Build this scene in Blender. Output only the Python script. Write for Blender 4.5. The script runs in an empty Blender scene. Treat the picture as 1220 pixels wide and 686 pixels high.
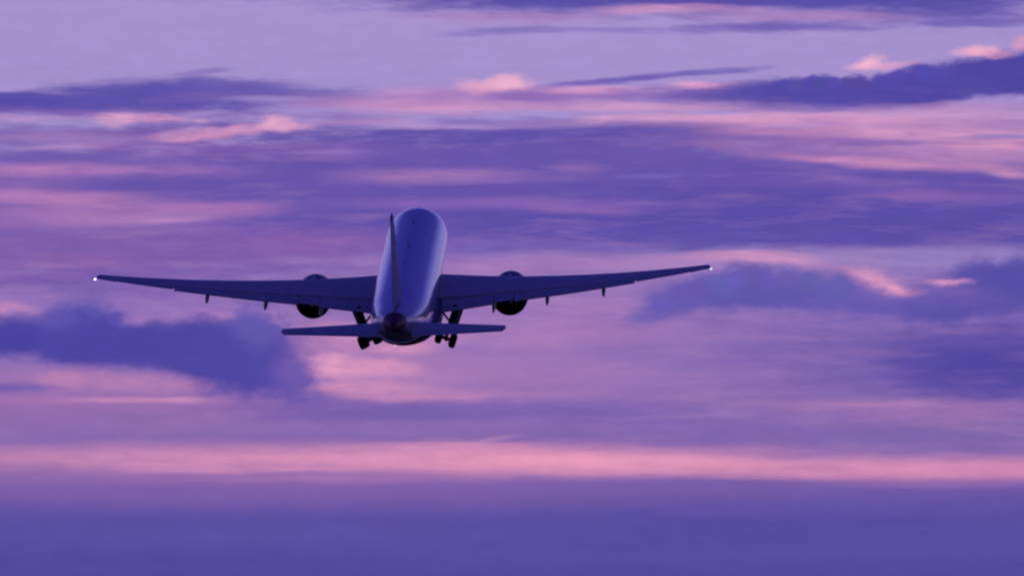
import bpy, bmesh, math, random
from mathutils import Vector, Matrix
R = math.radians
random.seed(7)
S = bpy.context.scene
C = S.collection

# ------------------------------------------------------------------ camera
ELEV = 5.0                                   # the long lens points five degrees above the horizon
cam = bpy.data.cameras.new('camera')
cam.lens = 248; cam.sensor_width = 36; cam.clip_start = 0.5; cam.clip_end = 200000
camo = bpy.data.objects.new('camera', cam); C.objects.link(camo)
CAMPOS = Vector((0, 0, 1.7))
camo.location = CAMPOS; camo.rotation_euler = (R(90 + ELEV), 0, 0)
S.camera = camo

# ------------------------------------------------------------------ exposure
S.view_settings.view_transform = 'Standard'; S.view_settings.look = 'None'
S.view_settings.exposure = 0; S.view_settings.gamma = 1; S.view_settings.use_curve_mapping = False
S.cycles.adaptive_threshold = 0.03; S.cycles.adaptive_min_samples = 8
S.cycles.filter_width = 2.4                  # soft old telephoto

# ------------------------------------------------------------------ world: dusk sky with cloud layers laid out by azimuth / elevation
def lin(c):
    f = lambda v: v / 12.92 if v <= 0.04045 else ((v + 0.055) / 1.055) ** 2.4
    return tuple(f(v / 255.0) for v in c[:3]) + (1.0,)

# clear-air colour by elevation (degrees)
AIR = [(-90, (60, 56, 140)), (1.5, (74, 66, 157)), (2.66, (82, 72, 162)), (2.975, (86, 76, 165)), (3.25, (98, 82, 168)), (3.384, (116, 91, 172)),
       (3.83, (140, 107, 178)), (3.95, (146, 111, 177)), (4.6, (155, 116, 187)), (5.0, (155, 120, 189)), (5.3, (150, 128, 194)), (6.42, (165, 146, 211)),
       (6.7, (168, 147, 210)), (7.4, (172, 150, 212)), (9.0, (150, 138, 218)), (13, (142, 136, 224)), (17, (98, 97, 206)), (20.5, (50, 50, 160)), (32, (36, 36, 148)), (90, (36, 38, 146))]

# azimuth, elevation, half width, half height (degrees), tilt, colour, opacity, softness, raggedness, streaky / puffy
CLOUDS = [
    (1.841, 7.393, 3.204, 0.1773, 0.0, (86, 75, 170), 0.97, 0.50, 0.35, 's'),
    (3.681, 7.270, 0.750, 0.1364, 0.0, (90, 78, 172), 0.85, 0.70, 0.45, 's'),
    (0.000, 7.202, 0.750, 0.0477, 0.0, (176, 132, 196), 0.72, 0.75, 0.45, 's'),
    (1.227, 7.257, 0.477, 0.0341, 0.0, (228, 165, 206), 0.81, 0.75, 0.45, 's'),
    (1.977, 7.236, 0.273, 0.0341, 0.0, (200, 150, 205), 0.54, 0.75, 0.45, 's'),
    (2.318, 7.188, 0.682, 0.0409, 0.0, (172, 130, 194), 0.80, 0.75, 0.45, 's'),
    (-0.068, 7.086, 0.409, 0.0341, 2.0, (128, 110, 190), 0.80, 0.75, 0.45, 's'),
    (0.818, 7.086, 0.409, 0.0273, 0.0, (142, 122, 198), 0.70, 0.75, 0.45, 's'),
    (1.568, 7.093, 0.614, 0.0273, 0.0, (138, 118, 194), 0.70, 0.75, 0.45, 's'),
    (2.182, 7.107, 0.614, 0.0409, 0.0, (110, 95, 182), 0.85, 0.75, 0.45, 's'),
    (3.886, 7.141, 0.477, 0.0341, 0.0, (118, 102, 188), 0.80, 0.75, 0.45, 's'),
    (-3.886, 6.479, 1.500, 0.0818, 1.0, (84, 74, 172), 1.00, 0.40, 0.30, 's'),
    (-2.761, 6.548, 1.023, 0.1295, 0.0, (92, 80, 174), 1.00, 0.40, 0.30, 's'),
    (-1.977, 6.582, 0.682, 0.0682, -3.0, (108, 92, 180), 0.85, 0.75, 0.45, 's'),
    (-1.329, 6.527, 0.614, 0.0477, 0.0, (134, 108, 186), 0.75, 0.75, 0.45, 's'),
    (-1.991, 6.527, 0.307, 0.0205, 0.0, (168, 148, 210), 0.60, 0.75, 0.45, 's'),
    (-2.522, 6.745, 0.191, 0.0273, 8.0, (135, 116, 192), 0.75, 0.75, 0.45, 's'),
    (-3.272, 6.657, 0.409, 0.0205, 3.0, (150, 130, 200), 0.60, 0.75, 0.45, 's'),
    (-2.932, 6.404, 2.250, 0.0341, 0.0, (172, 128, 196), 0.40, 0.75, 0.45, 's'),
    (-3.886, 6.364, 0.409, 0.0273, 0.0, (198, 150, 205), 0.63, 0.75, 0.45, 's'),
    (-3.238, 6.350, 0.157, 0.0477, 0.0, (250, 180, 210), 0.90, 0.60, 0.40, 'p'),
    (-2.884, 6.357, 0.232, 0.0341, 0.0, (235, 165, 205), 0.81, 0.60, 0.40, 'p'),
    (-2.522, 6.329, 0.102, 0.0273, 0.0, (250, 188, 216), 0.90, 0.60, 0.40, 'p'),
    (-2.645, 6.309, 0.273, 0.0273, 0.0, (125, 106, 188), 0.70, 0.75, 0.45, 's'),
    (-4.022, 6.248, 0.545, 0.0545, 0.0, (122, 100, 184), 0.80, 0.75, 0.45, 's'),
    (-3.272, 6.248, 0.477, 0.0341, 0.0, (150, 122, 196), 0.60, 0.75, 0.45, 's'),
    (-3.136, 5.634, 2.932, 0.5999, 0.0, (134, 98, 178), 0.93, 0.35, 0.35, 's'),
    (-1.432, 5.873, 1.568, 0.3750, 0.0, (108, 84, 175), 0.80, 0.70, 0.45, 's'),
    (0.545, 5.852, 3.000, 0.4704, 0.0, (102, 83, 174), 0.97, 0.28, 0.30, 's'),
    (3.204, 5.702, 1.909, 0.4772, 0.0, (100, 82, 174), 0.95, 0.40, 0.30, 's'),
    (0.614, 6.248, 2.250, 0.0682, 0.0, (94, 79, 173), 0.80, 0.75, 0.45, 's'),
    (-0.068, 5.395, 2.045, 0.1773, 0.0, (96, 80, 175), 0.60, 0.80, 0.45, 's'),
    (2.522, 5.552, 2.863, 0.2591, 0.0, (88, 75, 171), 0.90, 0.50, 0.30, 's'),
    (-1.909, 6.104, 0.954, 0.0614, 0.0, (130, 94, 178), 0.60, 0.75, 0.45, 's'),
    (-1.500, 6.091, 0.307, 0.0205, 0.0, (152, 120, 198), 0.70, 0.75, 0.45, 's'),
    (-3.579, 6.145, 0.307, 0.0273, 4.0, (202, 150, 206), 0.72, 0.75, 0.45, 's'),
    (-3.750, 6.193, 0.750, 0.0341, 0.0, (160, 120, 190), 0.60, 0.75, 0.45, 's'),
    (-3.681, 6.043, 0.818, 0.0409, 0.0, (108, 90, 178), 0.75, 0.75, 0.45, 's'),
    (-3.852, 5.948, 0.477, 0.0477, 0.0, (198, 134, 192), 0.77, 0.75, 0.45, 's'),
    (-2.795, 5.934, 0.614, 0.0409, 0.0, (178, 122, 190), 0.68, 0.75, 0.45, 's'),
    (-3.204, 5.818, 0.750, 0.0477, 7.0, (104, 84, 175), 0.85, 0.75, 0.45, 's'),
    (-2.318, 5.832, 1.159, 0.0682, 0.0, (104, 83, 175), 0.80, 0.75, 0.45, 's'),
    (-4.022, 5.729, 0.375, 0.0409, 0.0, (204, 140, 194), 0.77, 0.75, 0.45, 's'),
    (-3.409, 5.709, 0.545, 0.0545, -2.0, (198, 134, 190), 0.77, 0.75, 0.45, 's'),
    (-2.897, 5.641, 0.750, 0.0545, 0.0, (186, 126, 188), 0.72, 0.75, 0.45, 's'),
    (-3.136, 5.552, 0.716, 0.0477, 3.0, (192, 136, 194), 0.72, 0.75, 0.45, 's'),
    (-3.818, 5.552, 0.614, 0.0682, 0.0, (178, 122, 188), 0.68, 0.75, 0.45, 's'),
    (-2.386, 5.654, 0.477, 0.0409, 0.0, (182, 122, 188), 0.68, 0.75, 0.45, 's'),
    (-2.693, 5.552, 0.273, 0.0205, 4.0, (200, 145, 205), 0.54, 0.75, 0.45, 's'),
    (-3.341, 5.348, 1.773, 0.0954, 0.0, (128, 90, 174), 0.50, 0.75, 0.45, 's'),
    (-1.500, 5.361, 0.750, 0.0954, 0.0, (142, 94, 174), 0.60, 0.75, 0.45, 's'),
    (-3.613, 5.191, 1.159, 0.1091, 0.0, (140, 92, 172), 0.50, 0.75, 0.45, 's'),
    (-0.818, 5.907, 0.579, 0.0614, 0.0, (180, 126, 190), 0.77, 0.75, 0.45, 's'),
    (-0.170, 5.873, 0.579, 0.0341, 2.0, (142, 106, 186), 0.70, 0.75, 0.45, 's'),
    (0.545, 5.968, 0.239, 0.0273, 0.0, (152, 110, 186), 0.70, 0.75, 0.45, 's'),
    (1.091, 6.111, 0.477, 0.0682, 0.0, (114, 86, 177), 0.60, 0.75, 0.45, 's'),
    (1.125, 5.907, 0.307, 0.0205, 0.0, (122, 106, 200), 0.60, 0.75, 0.45, 's'),
    (-0.136, 5.682, 1.159, 0.0409, 0.0, (142, 102, 186), 0.75, 0.75, 0.45, 's'),
    (0.614, 5.634, 0.409, 0.0341, 0.0, (160, 110, 186), 0.50, 0.75, 0.45, 's'),
    (0.341, 5.361, 0.750, 0.0273, 0.0, (128, 98, 184), 0.60, 0.75, 0.45, 's'),
    (-1.227, 6.329, 0.341, 0.0341, 0.0, (115, 96, 184), 0.80, 0.75, 0.45, 's'),
    (-0.750, 6.329, 0.477, 0.0273, 0.0, (182, 146, 208), 0.72, 0.75, 0.45, 's'),
    (-0.273, 6.343, 0.341, 0.0273, 0.0, (118, 98, 184), 0.80, 0.75, 0.45, 's'),
    (0.239, 6.336, 0.614, 0.0273, 0.0, (172, 136, 203), 0.80, 0.75, 0.45, 's'),
    (0.716, 6.370, 0.177, 0.0273, 0.0, (225, 166, 210), 0.81, 0.60, 0.40, 'p'),
    (1.295, 6.364, 0.545, 0.0273, 0.0, (205, 155, 208), 0.77, 0.75, 0.45, 's'),
    (-0.477, 6.309, 0.409, 0.0170, 0.0, (190, 150, 210), 0.54, 0.75, 0.45, 's'),
    (-2.625, 6.234, 0.300, 0.0477, 6.0, (234, 162, 201), 0.85, 0.60, 0.40, 'p'),
    (-2.216, 6.282, 0.314, 0.0409, 8.0, (228, 156, 199), 0.81, 0.60, 0.40, 'p'),
    (-1.909, 6.336, 0.136, 0.0614, 0.0, (252, 182, 211), 0.90, 0.60, 0.40, 'p'),
    (-1.759, 6.316, 0.177, 0.0341, 0.0, (222, 158, 203), 0.72, 0.60, 0.40, 'p'),
    (-1.227, 6.343, 0.545, 0.0273, 0.0, (190, 145, 202), 0.54, 0.75, 0.45, 's'),
    (0.614, 6.479, 1.773, 0.0409, 0.0, (224, 157, 201), 0.81, 0.80, 0.50, 's'),
    (-0.716, 6.493, 0.545, 0.0750, 0.0, (228, 158, 200), 0.77, 0.75, 0.45, 's'),
    (-0.136, 6.534, 0.750, 0.0477, 0.0, (170, 126, 195), 0.75, 0.75, 0.45, 's'),
    (-0.784, 6.588, 0.341, 0.0341, 0.0, (196, 146, 206), 0.68, 0.75, 0.45, 's'),
    (-1.295, 6.493, 0.545, 0.0409, 0.0, (185, 138, 200), 0.54, 0.75, 0.45, 's'),
    (-0.136, 6.636, 0.245, 0.0545, 0.0, (246, 176, 207), 0.81, 0.70, 0.80, 'p'),
    (-0.061, 6.663, 0.136, 0.0545, 0.0, (255, 188, 213), 0.85, 0.70, 0.80, 'p'),
    (-0.239, 6.609, 0.205, 0.0409, 0.0, (240, 170, 205), 0.72, 0.60, 0.40, 'p'),
    (0.102, 6.548, 0.307, 0.0273, 0.0, (122, 98, 186), 0.85, 0.75, 0.45, 's'),
    (0.989, 6.684, 0.784, 0.0341, 6.0, (108, 91, 183), 0.90, 0.60, 0.45, 's'),
    (1.704, 6.752, 0.273, 0.0205, 3.0, (125, 108, 190), 0.80, 0.75, 0.45, 's'),
    (0.750, 6.602, 0.477, 0.0273, 0.0, (228, 162, 206), 0.77, 0.75, 0.45, 's'),
    (0.954, 6.561, 1.159, 0.0341, 0.0, (160, 116, 190), 0.80, 0.75, 0.45, 's'),
    (1.588, 6.636, 0.259, 0.0341, 0.0, (252, 172, 206), 0.85, 0.60, 0.40, 'p'),
    (0.614, 6.588, 0.273, 0.0205, 0.0, (235, 165, 205), 0.63, 0.75, 0.45, 's'),
    (1.738, 6.568, 0.648, 0.0614, 0.0, (110, 89, 178), 0.85, 0.75, 0.45, 's'),
    (2.386, 6.575, 0.682, 0.0954, 0.0, (92, 79, 172), 0.95, 0.50, 0.30, 's'),
    (2.727, 6.554, 0.886, 0.1227, 1.0, (82, 72, 168), 1.00, 0.35, 0.30, 'p'),
    (3.477, 6.643, 0.886, 0.1500, 6.0, (80, 70, 167), 1.00, 0.30, 0.30, 'p'),
    (4.091, 6.711, 0.682, 0.1773, 5.0, (78, 69, 166), 1.00, 0.30, 0.25, 'p'),
    (2.659, 6.452, 0.818, 0.0409, 0.0, (110, 94, 182), 0.70, 0.75, 0.45, 's'),
    (2.877, 6.800, 0.136, 0.0409, 6.0, (250, 182, 211), 0.81, 0.60, 0.80, 'p'),
    (2.932, 6.827, 0.095, 0.0477, 0.0, (255, 190, 214), 0.85, 0.60, 0.80, 'p'),
    (3.095, 6.800, 0.177, 0.0273, 0.0, (235, 168, 206), 0.81, 0.60, 0.40, 'p'),
    (3.286, 6.793, 0.136, 0.0205, 0.0, (180, 135, 198), 0.63, 0.60, 0.40, 'p'),
    (3.750, 6.888, 0.150, 0.0341, 2.0, (248, 175, 206), 0.81, 0.60, 0.90, 'p'),
    (3.831, 6.902, 0.109, 0.0341, 0.0, (252, 182, 209), 0.81, 0.60, 0.80, 'p'),
    (3.954, 6.875, 0.136, 0.0273, 0.0, (225, 155, 198), 0.72, 0.60, 0.40, 'p'),
    (4.145, 6.950, 0.075, 0.0477, 0.0, (235, 160, 196), 0.81, 0.60, 0.40, 'p'),
    (3.545, 6.193, 1.773, 0.2182, -2.0, (196, 138, 190), 0.77, 0.50, 0.40, 's'),
    (2.182, 6.179, 0.614, 0.1023, 0.0, (140, 100, 179), 0.70, 0.75, 0.45, 's'),
    (1.909, 6.384, 1.091, 0.0341, 0.0, (232, 167, 206), 0.81, 0.75, 0.45, 's'),
    (2.659, 6.343, 1.295, 0.0545, 0.0, (228, 158, 200), 0.77, 0.75, 0.45, 's'),
    (3.613, 6.411, 0.750, 0.0614, 0.0, (212, 158, 206), 0.68, 0.75, 0.45, 's'),
    (3.920, 6.459, 0.477, 0.0409, 0.0, (176, 132, 198), 0.63, 0.75, 0.45, 's'),
    (2.011, 6.261, 0.341, 0.0273, 0.0, (204, 138, 192), 0.72, 0.75, 0.45, 's'),
    (3.341, 6.248, 0.886, 0.0409, 0.0, (232, 163, 200), 0.77, 0.75, 0.45, 's'),
    (3.988, 6.145, 0.477, 0.0477, 0.0, (232, 158, 197), 0.77, 0.75, 0.45, 's'),
    (2.727, 6.043, 0.477, 0.0341, -3.0, (224, 150, 194), 0.77, 0.75, 0.45, 's'),
    (3.238, 5.975, 0.409, 0.0409, -2.0, (226, 152, 194), 0.77, 0.75, 0.45, 's'),
    (3.750, 6.043, 0.614, 0.0545, 0.0, (190, 134, 190), 0.63, 0.75, 0.45, 's'),
    (3.204, 6.159, 0.579, 0.0205, 0.0, (146, 106, 182), 0.80, 0.75, 0.45, 's'),
    (4.022, 6.220, 0.341, 0.0170, 0.0, (150, 126, 196), 0.80, 0.75, 0.45, 's'),
    (3.000, 6.104, 0.886, 0.0273, 0.0, (172, 122, 188), 0.60, 0.75, 0.45, 's'),
    (4.091, 5.914, 0.341, 0.0409, -10.0, (226, 156, 194), 0.77, 0.75, 0.45, 's'),
    (2.386, 6.316, 0.409, 0.0205, 0.0, (170, 130, 198), 0.50, 0.75, 0.45, 's'),
    (2.659, 5.859, 0.818, 0.0614, 0.0, (112, 87, 177), 0.80, 0.75, 0.45, 's'),
    (3.681, 5.873, 0.818, 0.0477, -3.0, (96, 80, 173), 0.85, 0.75, 0.45, 's'),
    (3.443, 5.757, 0.545, 0.0409, 0.0, (146, 102, 183), 0.75, 0.75, 0.45, 's'),
    (3.988, 5.811, 0.409, 0.0614, 0.0, (104, 82, 175), 0.75, 0.75, 0.45, 's'),
    (3.954, 5.702, 0.409, 0.0273, 0.0, (140, 100, 183), 0.50, 0.75, 0.45, 's'),
    (3.204, 5.232, 1.636, 0.0818, 0.0, (152, 130, 196), 0.85, 0.60, 0.30, 's'),
    (0.477, 5.191, 1.568, 0.0750, 0.0, (174, 126, 192), 0.75, 0.75, 0.45, 's'),
    (-2.795, 5.055, 1.773, 0.1227, 0.0, (118, 90, 178), 0.60, 0.75, 0.45, 's'),
    (1.943, 5.252, 0.409, 0.0477, 0.0, (236, 163, 200), 0.85, 0.75, 0.45, 's'),
    (1.432, 5.239, 0.409, 0.0409, 0.0, (190, 140, 198), 0.63, 0.75, 0.45, 's'),
    (1.636, 5.157, 0.682, 0.0545, 0.0, (168, 134, 198), 0.70, 0.75, 0.45, 's'),
    (2.182, 5.211, 0.341, 0.0273, -4.0, (245, 172, 205), 0.63, 0.75, 0.45, 's'),
    (0.750, 4.714, 1.773, 0.4091, 0.0, (166, 124, 190), 0.60, 0.90, 0.20, 's'),
    (2.113, 4.475, 1.364, 0.4091, 0.0, (130, 104, 182), 0.70, 0.90, 0.20, 's'),
    (0.750, 4.816, 0.818, 0.0818, 0.0, (180, 128, 192), 0.45, 0.75, 0.45, 's'),
    (1.227, 4.857, 0.286, 0.1023, 25.0, (114, 99, 182), 0.80, 0.60, 0.40, 'p'),
    (1.568, 4.952, 0.436, 0.1500, 14.0, (100, 88, 178), 0.85, 0.60, 0.40, 'p'),
    (1.977, 4.980, 0.511, 0.1500, 0.0, (97, 86, 177), 0.90, 0.60, 0.40, 'p'),
    (2.400, 5.007, 0.436, 0.1295, -5.0, (102, 89, 179), 0.85, 0.60, 0.40, 'p'),
    (2.761, 4.870, 0.450, 0.1364, 0.0, (106, 91, 180), 0.85, 0.60, 0.40, 'p'),
    (3.436, 4.864, 0.409, 0.1500, 0.0, (88, 79, 173), 0.95, 0.60, 0.40, 'p'),
    (3.988, 5.020, 0.355, 0.2045, 0.0, (88, 79, 171), 1.00, 0.40, 0.35, 'p'),
    (3.784, 5.102, 0.232, 0.0886, 0.0, (96, 85, 176), 0.90, 0.60, 0.40, 'p'),
    (3.136, 4.802, 0.545, 0.0954, 0.0, (112, 95, 181), 0.70, 0.60, 0.40, 'p'),
    (2.693, 5.130, 0.307, 0.0341, -8.0, (226, 154, 198), 0.63, 0.80, 1.10, 'p'),
    (2.986, 5.048, 0.300, 0.0614, -6.0, (234, 160, 198), 0.68, 0.80, 1.20, 'p'),
    (3.109, 4.993, 0.164, 0.0477, -4.0, (252, 170, 200), 0.81, 0.70, 0.80, 'p'),
    (3.218, 4.952, 0.164, 0.0477, 0.0, (246, 164, 196), 0.77, 0.80, 1.10, 'p'),
    (3.531, 5.034, 0.205, 0.0273, 0.0, (236, 160, 196), 0.72, 0.80, 1.10, 'p'),
    (3.954, 4.843, 0.218, 0.0477, 0.0, (178, 124, 185), 0.68, 0.60, 0.40, 'p'),
    (3.750, 4.918, 0.170, 0.0409, 0.0, (165, 118, 184), 0.70, 0.60, 0.40, 'p'),
    (2.557, 4.761, 0.341, 0.0273, 0.0, (166, 120, 188), 0.60, 0.75, 0.45, 's'),
    (3.204, 4.720, 1.023, 0.0409, 0.0, (136, 108, 186), 0.70, 0.75, 0.45, 's'),
    (1.977, 4.802, 0.545, 0.0341, 0.0, (140, 112, 188), 0.60, 0.75, 0.45, 's'),
    (3.545, 4.441, 1.023, 0.2182, 0.0, (94, 81, 172), 0.80, 0.90, 0.25, 's'),
    (4.056, 4.339, 0.818, 0.2591, 0.0, (78, 68, 165), 0.97, 0.75, 0.25, 's'),
    (3.068, 4.032, 0.886, 0.0545, 0.0, (188, 132, 187), 0.81, 0.75, 0.45, 's'),
    (3.272, 3.950, 1.159, 0.0614, 0.0, (158, 114, 180), 0.80, 0.75, 0.45, 's'),
    (2.113, 3.971, 0.545, 0.0273, 0.0, (156, 118, 186), 0.70, 0.75, 0.45, 's'),
    (4.091, 4.005, 0.477, 0.0341, 0.0, (150, 110, 182), 0.70, 0.75, 0.45, 's'),
    (3.204, 3.793, 1.295, 0.0954, 0.0, (130, 104, 178), 0.70, 0.90, 0.45, 's'),
    (1.023, 3.930, 1.159, 0.1227, 0.0, (124, 100, 180), 0.70, 0.90, 0.45, 's'),
    (-2.795, 4.870, 1.364, 0.0682, 0.0, (144, 110, 190), 0.50, 0.75, 0.45, 's'),
    (-3.034, 4.720, 0.409, 0.0545, 0.0, (182, 127, 193), 0.63, 0.60, 0.40, 'p'),
    (-2.454, 4.748, 0.314, 0.0614, 0.0, (188, 132, 196), 0.72, 0.60, 0.40, 'p'),
    (-4.077, 4.802, 0.245, 0.0545, 0.0, (208, 142, 192), 0.81, 0.60, 0.40, 'p'),
    (-1.909, 4.714, 0.205, 0.1091, 0.0, (205, 148, 196), 0.63, 0.60, 0.40, 'p'),
    (-3.886, 4.584, 0.886, 0.2045, 0.0, (108, 94, 181), 0.75, 0.60, 0.40, 'p'),
    (-3.511, 4.652, 0.423, 0.2591, 0.0, (108, 94, 181), 0.70, 0.60, 0.40, 'p'),
    (-2.659, 4.530, 0.886, 0.2182, 0.0, (106, 92, 180), 0.75, 0.60, 0.40, 'p'),
    (-1.991, 4.434, 0.300, 0.3136, -30.0, (98, 85, 177), 0.85, 0.60, 0.40, 'p'),
    (-3.954, 4.577, 0.750, 0.1568, 0.0, (72, 65, 165), 1.00, 0.55, 0.30, 'p'),
    (-3.511, 4.652, 0.327, 0.2113, 0.0, (80, 72, 169), 1.00, 0.50, 0.30, 'p'),
    (-3.395, 4.489, 0.436, 0.1704, 0.0, (76, 68, 166), 1.00, 0.55, 0.35, 'p'),
    (-2.761, 4.530, 0.750, 0.1704, 0.0, (76, 68, 166), 1.00, 0.55, 0.35, 'p'),
    (-2.318, 4.461, 0.573, 0.2318, -6.0, (76, 68, 166), 1.00, 0.55, 0.40, 'p'),
    (-2.004, 4.393, 0.314, 0.2727, -30.0, (79, 70, 167), 1.00, 0.50, 0.50, 'p'),
    (-2.454, 4.366, 0.477, 0.1364, -8.0, (78, 69, 166), 0.90, 0.60, 0.60, 'p'),
    (-2.086, 4.673, 0.177, 0.1568, 0.0, (98, 87, 177), 0.92, 0.60, 0.40, 'p'),
    (-1.909, 4.325, 0.205, 0.1364, 0.0, (84, 74, 169), 0.95, 0.60, 0.40, 'p'),
    (-3.136, 4.052, 1.636, 0.0954, 0.0, (158, 111, 180), 0.75, 0.75, 0.45, 's'),
    (-3.409, 3.909, 1.841, 0.0886, 0.0, (148, 108, 178), 0.70, 0.75, 0.45, 's'),
    (-3.545, 4.250, 0.682, 0.0886, 0.0, (176, 122, 182), 0.72, 0.60, 0.40, 'p'),
    (-3.647, 4.236, 0.191, 0.0682, 0.0, (208, 142, 187), 0.59, 0.60, 0.40, 'p'),
    (-3.191, 4.236, 0.218, 0.0750, 0.0, (198, 136, 187), 0.56, 0.60, 0.40, 'p'),
    (-2.850, 4.209, 0.245, 0.0886, 0.0, (198, 136, 187), 0.59, 0.60, 0.40, 'p'),
    (-2.536, 4.216, 0.232, 0.0614, 0.0, (180, 124, 184), 0.68, 0.60, 0.40, 'p'),
    (-4.056, 4.182, 0.273, 0.0409, 0.0, (112, 90, 178), 0.80, 0.75, 0.45, 's'),
    (-3.136, 4.093, 0.614, 0.0205, 1.0, (210, 143, 190), 0.77, 0.75, 0.45, 's'),
    (-2.693, 4.107, 0.341, 0.0136, 2.0, (215, 148, 192), 0.63, 0.75, 0.45, 's'),
    (-3.886, 4.100, 0.409, 0.0409, 0.0, (165, 115, 180), 0.60, 0.75, 0.45, 's'),
    (-2.045, 4.134, 0.409, 0.0614, 0.0, (130, 98, 180), 0.60, 0.60, 0.40, 'p'),
    (-1.125, 4.611, 0.511, 0.0954, 0.0, (230, 152, 192), 0.68, 0.90, 0.45, 's'),
    (-1.541, 4.570, 0.218, 0.1364, -20.0, (205, 143, 192), 0.54, 0.95, 0.40, 'p'),
    (-1.227, 4.311, 0.750, 0.1773, -5.0, (190, 134, 188), 0.72, 0.80, 0.40, 'p'),
    (-1.432, 4.359, 0.327, 0.0886, -4.0, (244, 167, 199), 0.85, 0.80, 0.40, 'p'),
    (-1.036, 4.339, 0.286, 0.0614, 0.0, (236, 160, 198), 0.81, 0.60, 0.40, 'p'),
    (-1.500, 4.427, 0.136, 0.0477, 0.0, (240, 170, 202), 0.72, 0.60, 0.40, 'p'),
    (-0.886, 4.496, 0.232, 0.0477, 0.0, (236, 158, 196), 0.72, 0.60, 0.40, 'p'),
    (-1.732, 4.339, 0.123, 0.1091, 0.0, (122, 99, 181), 0.75, 0.80, 0.90, 'p'),
    (-0.750, 4.121, 0.954, 0.0545, 0.0, (206, 139, 187), 0.77, 0.75, 0.45, 's'),
    (-1.193, 4.189, 0.477, 0.0409, 0.0, (226, 152, 191), 0.77, 0.75, 0.45, 's'),
    (0.273, 4.271, 1.159, 0.2045, 0.0, (172, 125, 190), 0.50, 0.90, 0.45, 's'),
    (0.545, 4.632, 0.818, 0.0818, 0.0, (186, 131, 191), 0.54, 0.75, 0.45, 's'),
    (-1.159, 3.991, 0.886, 0.0818, 0.0, (117, 92, 176), 0.85, 0.75, 0.45, 's'),
    (0.000, 4.005, 1.227, 0.0886, 0.0, (122, 97, 180), 0.80, 0.75, 0.45, 's'),
    (-1.582, 4.080, 0.232, 0.0614, 0.0, (120, 94, 178), 0.75, 0.60, 0.40, 'p'),
    (-0.341, 3.861, 1.773, 0.0545, 0.0, (140, 108, 182), 0.60, 0.75, 0.45, 's'),
    (-1.963, 4.421, 0.382, 0.3136, -25.0, (112, 92, 180), 0.75, 0.90, 0.70, 'p'),
    (-2.216, 4.421, 0.518, 0.2250, -6.0, (77, 69, 166), 1.00, 0.50, 0.50, 'p'),
    (-2.032, 4.366, 0.300, 0.2182, -25.0, (79, 70, 167), 0.95, 0.80, 0.70, 'p'),
    (-2.086, 4.666, 0.177, 0.1500, 0.0, (98, 87, 177), 0.85, 0.60, 0.70, 'p'),
    (-1.786, 4.271, 0.205, 0.0954, -10.0, (96, 82, 175), 0.75, 0.90, 0.80, 'p'),
    (-1.773, 4.393, 0.123, 0.2045, -15.0, (132, 100, 183), 0.50, 0.95, 0.80, 'p'),
    (-1.609, 4.448, 0.109, 0.0750, 0.0, (212, 146, 192), 0.54, 0.95, 1.00, 'p'),
    (-1.691, 4.577, 0.095, 0.0818, 0.0, (205, 142, 192), 0.45, 0.95, 1.00, 'p'),
    (-1.554, 4.332, 0.095, 0.0477, 0.0, (225, 152, 194), 0.54, 0.95, 1.00, 'p'),
    (-2.454, 3.575, 2.932, 0.1227, 0.0, (205, 139, 187), 0.72, 0.90, 0.30, 's'),
    (-1.091, 3.623, 2.932, 0.0886, 0.0, (232, 153, 190), 0.79, 0.90, 0.30, 's'),
    (0.205, 3.623, 1.295, 0.0818, -1.0, (240, 157, 191), 0.72, 0.90, 0.30, 's'),
    (0.818, 3.575, 1.159, 0.0614, -1.0, (244, 161, 192), 0.72, 0.90, 0.30, 's'),
    (2.386, 3.541, 2.727, 0.0750, -1.0, (236, 154, 188), 0.84, 0.85, 0.35, 's'),
    (3.750, 3.500, 1.295, 0.0750, 0.0, (226, 145, 186), 0.72, 0.80, 0.30, 's'),
    (-0.150, 3.766, 0.164, 0.0170, 8.0, (215, 150, 194), 0.45, 0.75, 0.45, 's'),
    (-0.614, 3.718, 0.614, 0.0273, 0.0, (228, 152, 194), 0.54, 0.75, 0.45, 's'),
    (1.636, 3.677, 0.818, 0.0273, 0.0, (190, 130, 188), 0.45, 0.75, 0.45, 's'),
    (-2.454, 3.357, 3.000, 0.1227, 0.0, (146, 105, 177), 0.45, 0.95, 0.30, 's'),
    (-1.295, 3.439, 1.091, 0.0273, 0.0, (190, 128, 184), 0.45, 0.75, 0.45, 's'),
    (-2.113, 3.521, 0.818, 0.0205, 0.0, (235, 155, 192), 0.45, 0.75, 0.45, 's'),
    (-0.443, 3.405, 0.750, 0.0341, 0.0, (128, 97, 178), 0.60, 0.75, 0.45, 's'),
    (1.841, 3.418, 0.954, 0.0273, 0.0, (120, 92, 175), 0.55, 0.75, 0.45, 's'),
    (3.477, 3.398, 0.818, 0.0273, 0.0, (150, 108, 180), 0.50, 0.75, 0.45, 's'),
    (-3.341, 3.343, 0.954, 0.0341, 0.0, (120, 93, 174), 0.45, 0.75, 0.45, 's'),
    (-2.113, 2.975, 1.909, 0.0682, 0.0, (96, 83, 168), 0.45, 0.90, 0.45, 's'),
    (1.977, 3.098, 2.182, 0.0614, 0.0, (80, 70, 161), 0.45, 0.90, 0.45, 's'),
    (0.614, 2.825, 1.773, 0.0545, 0.0, (92, 81, 167), 0.40, 0.90, 0.45, 's'),
    (-2.932, 2.784, 1.636, 0.0545, 0.0, (78, 69, 159), 0.40, 0.90, 0.45, 's'),
    (3.204, 2.873, 1.364, 0.0614, 0.0, (94, 80, 167), 0.40, 0.90, 0.45, 's'),
    (4.056, 4.339, 0.784, 0.2318, 0.0, (79, 69, 165), 0.45, 0.95, 0.25, 's'),
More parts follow.
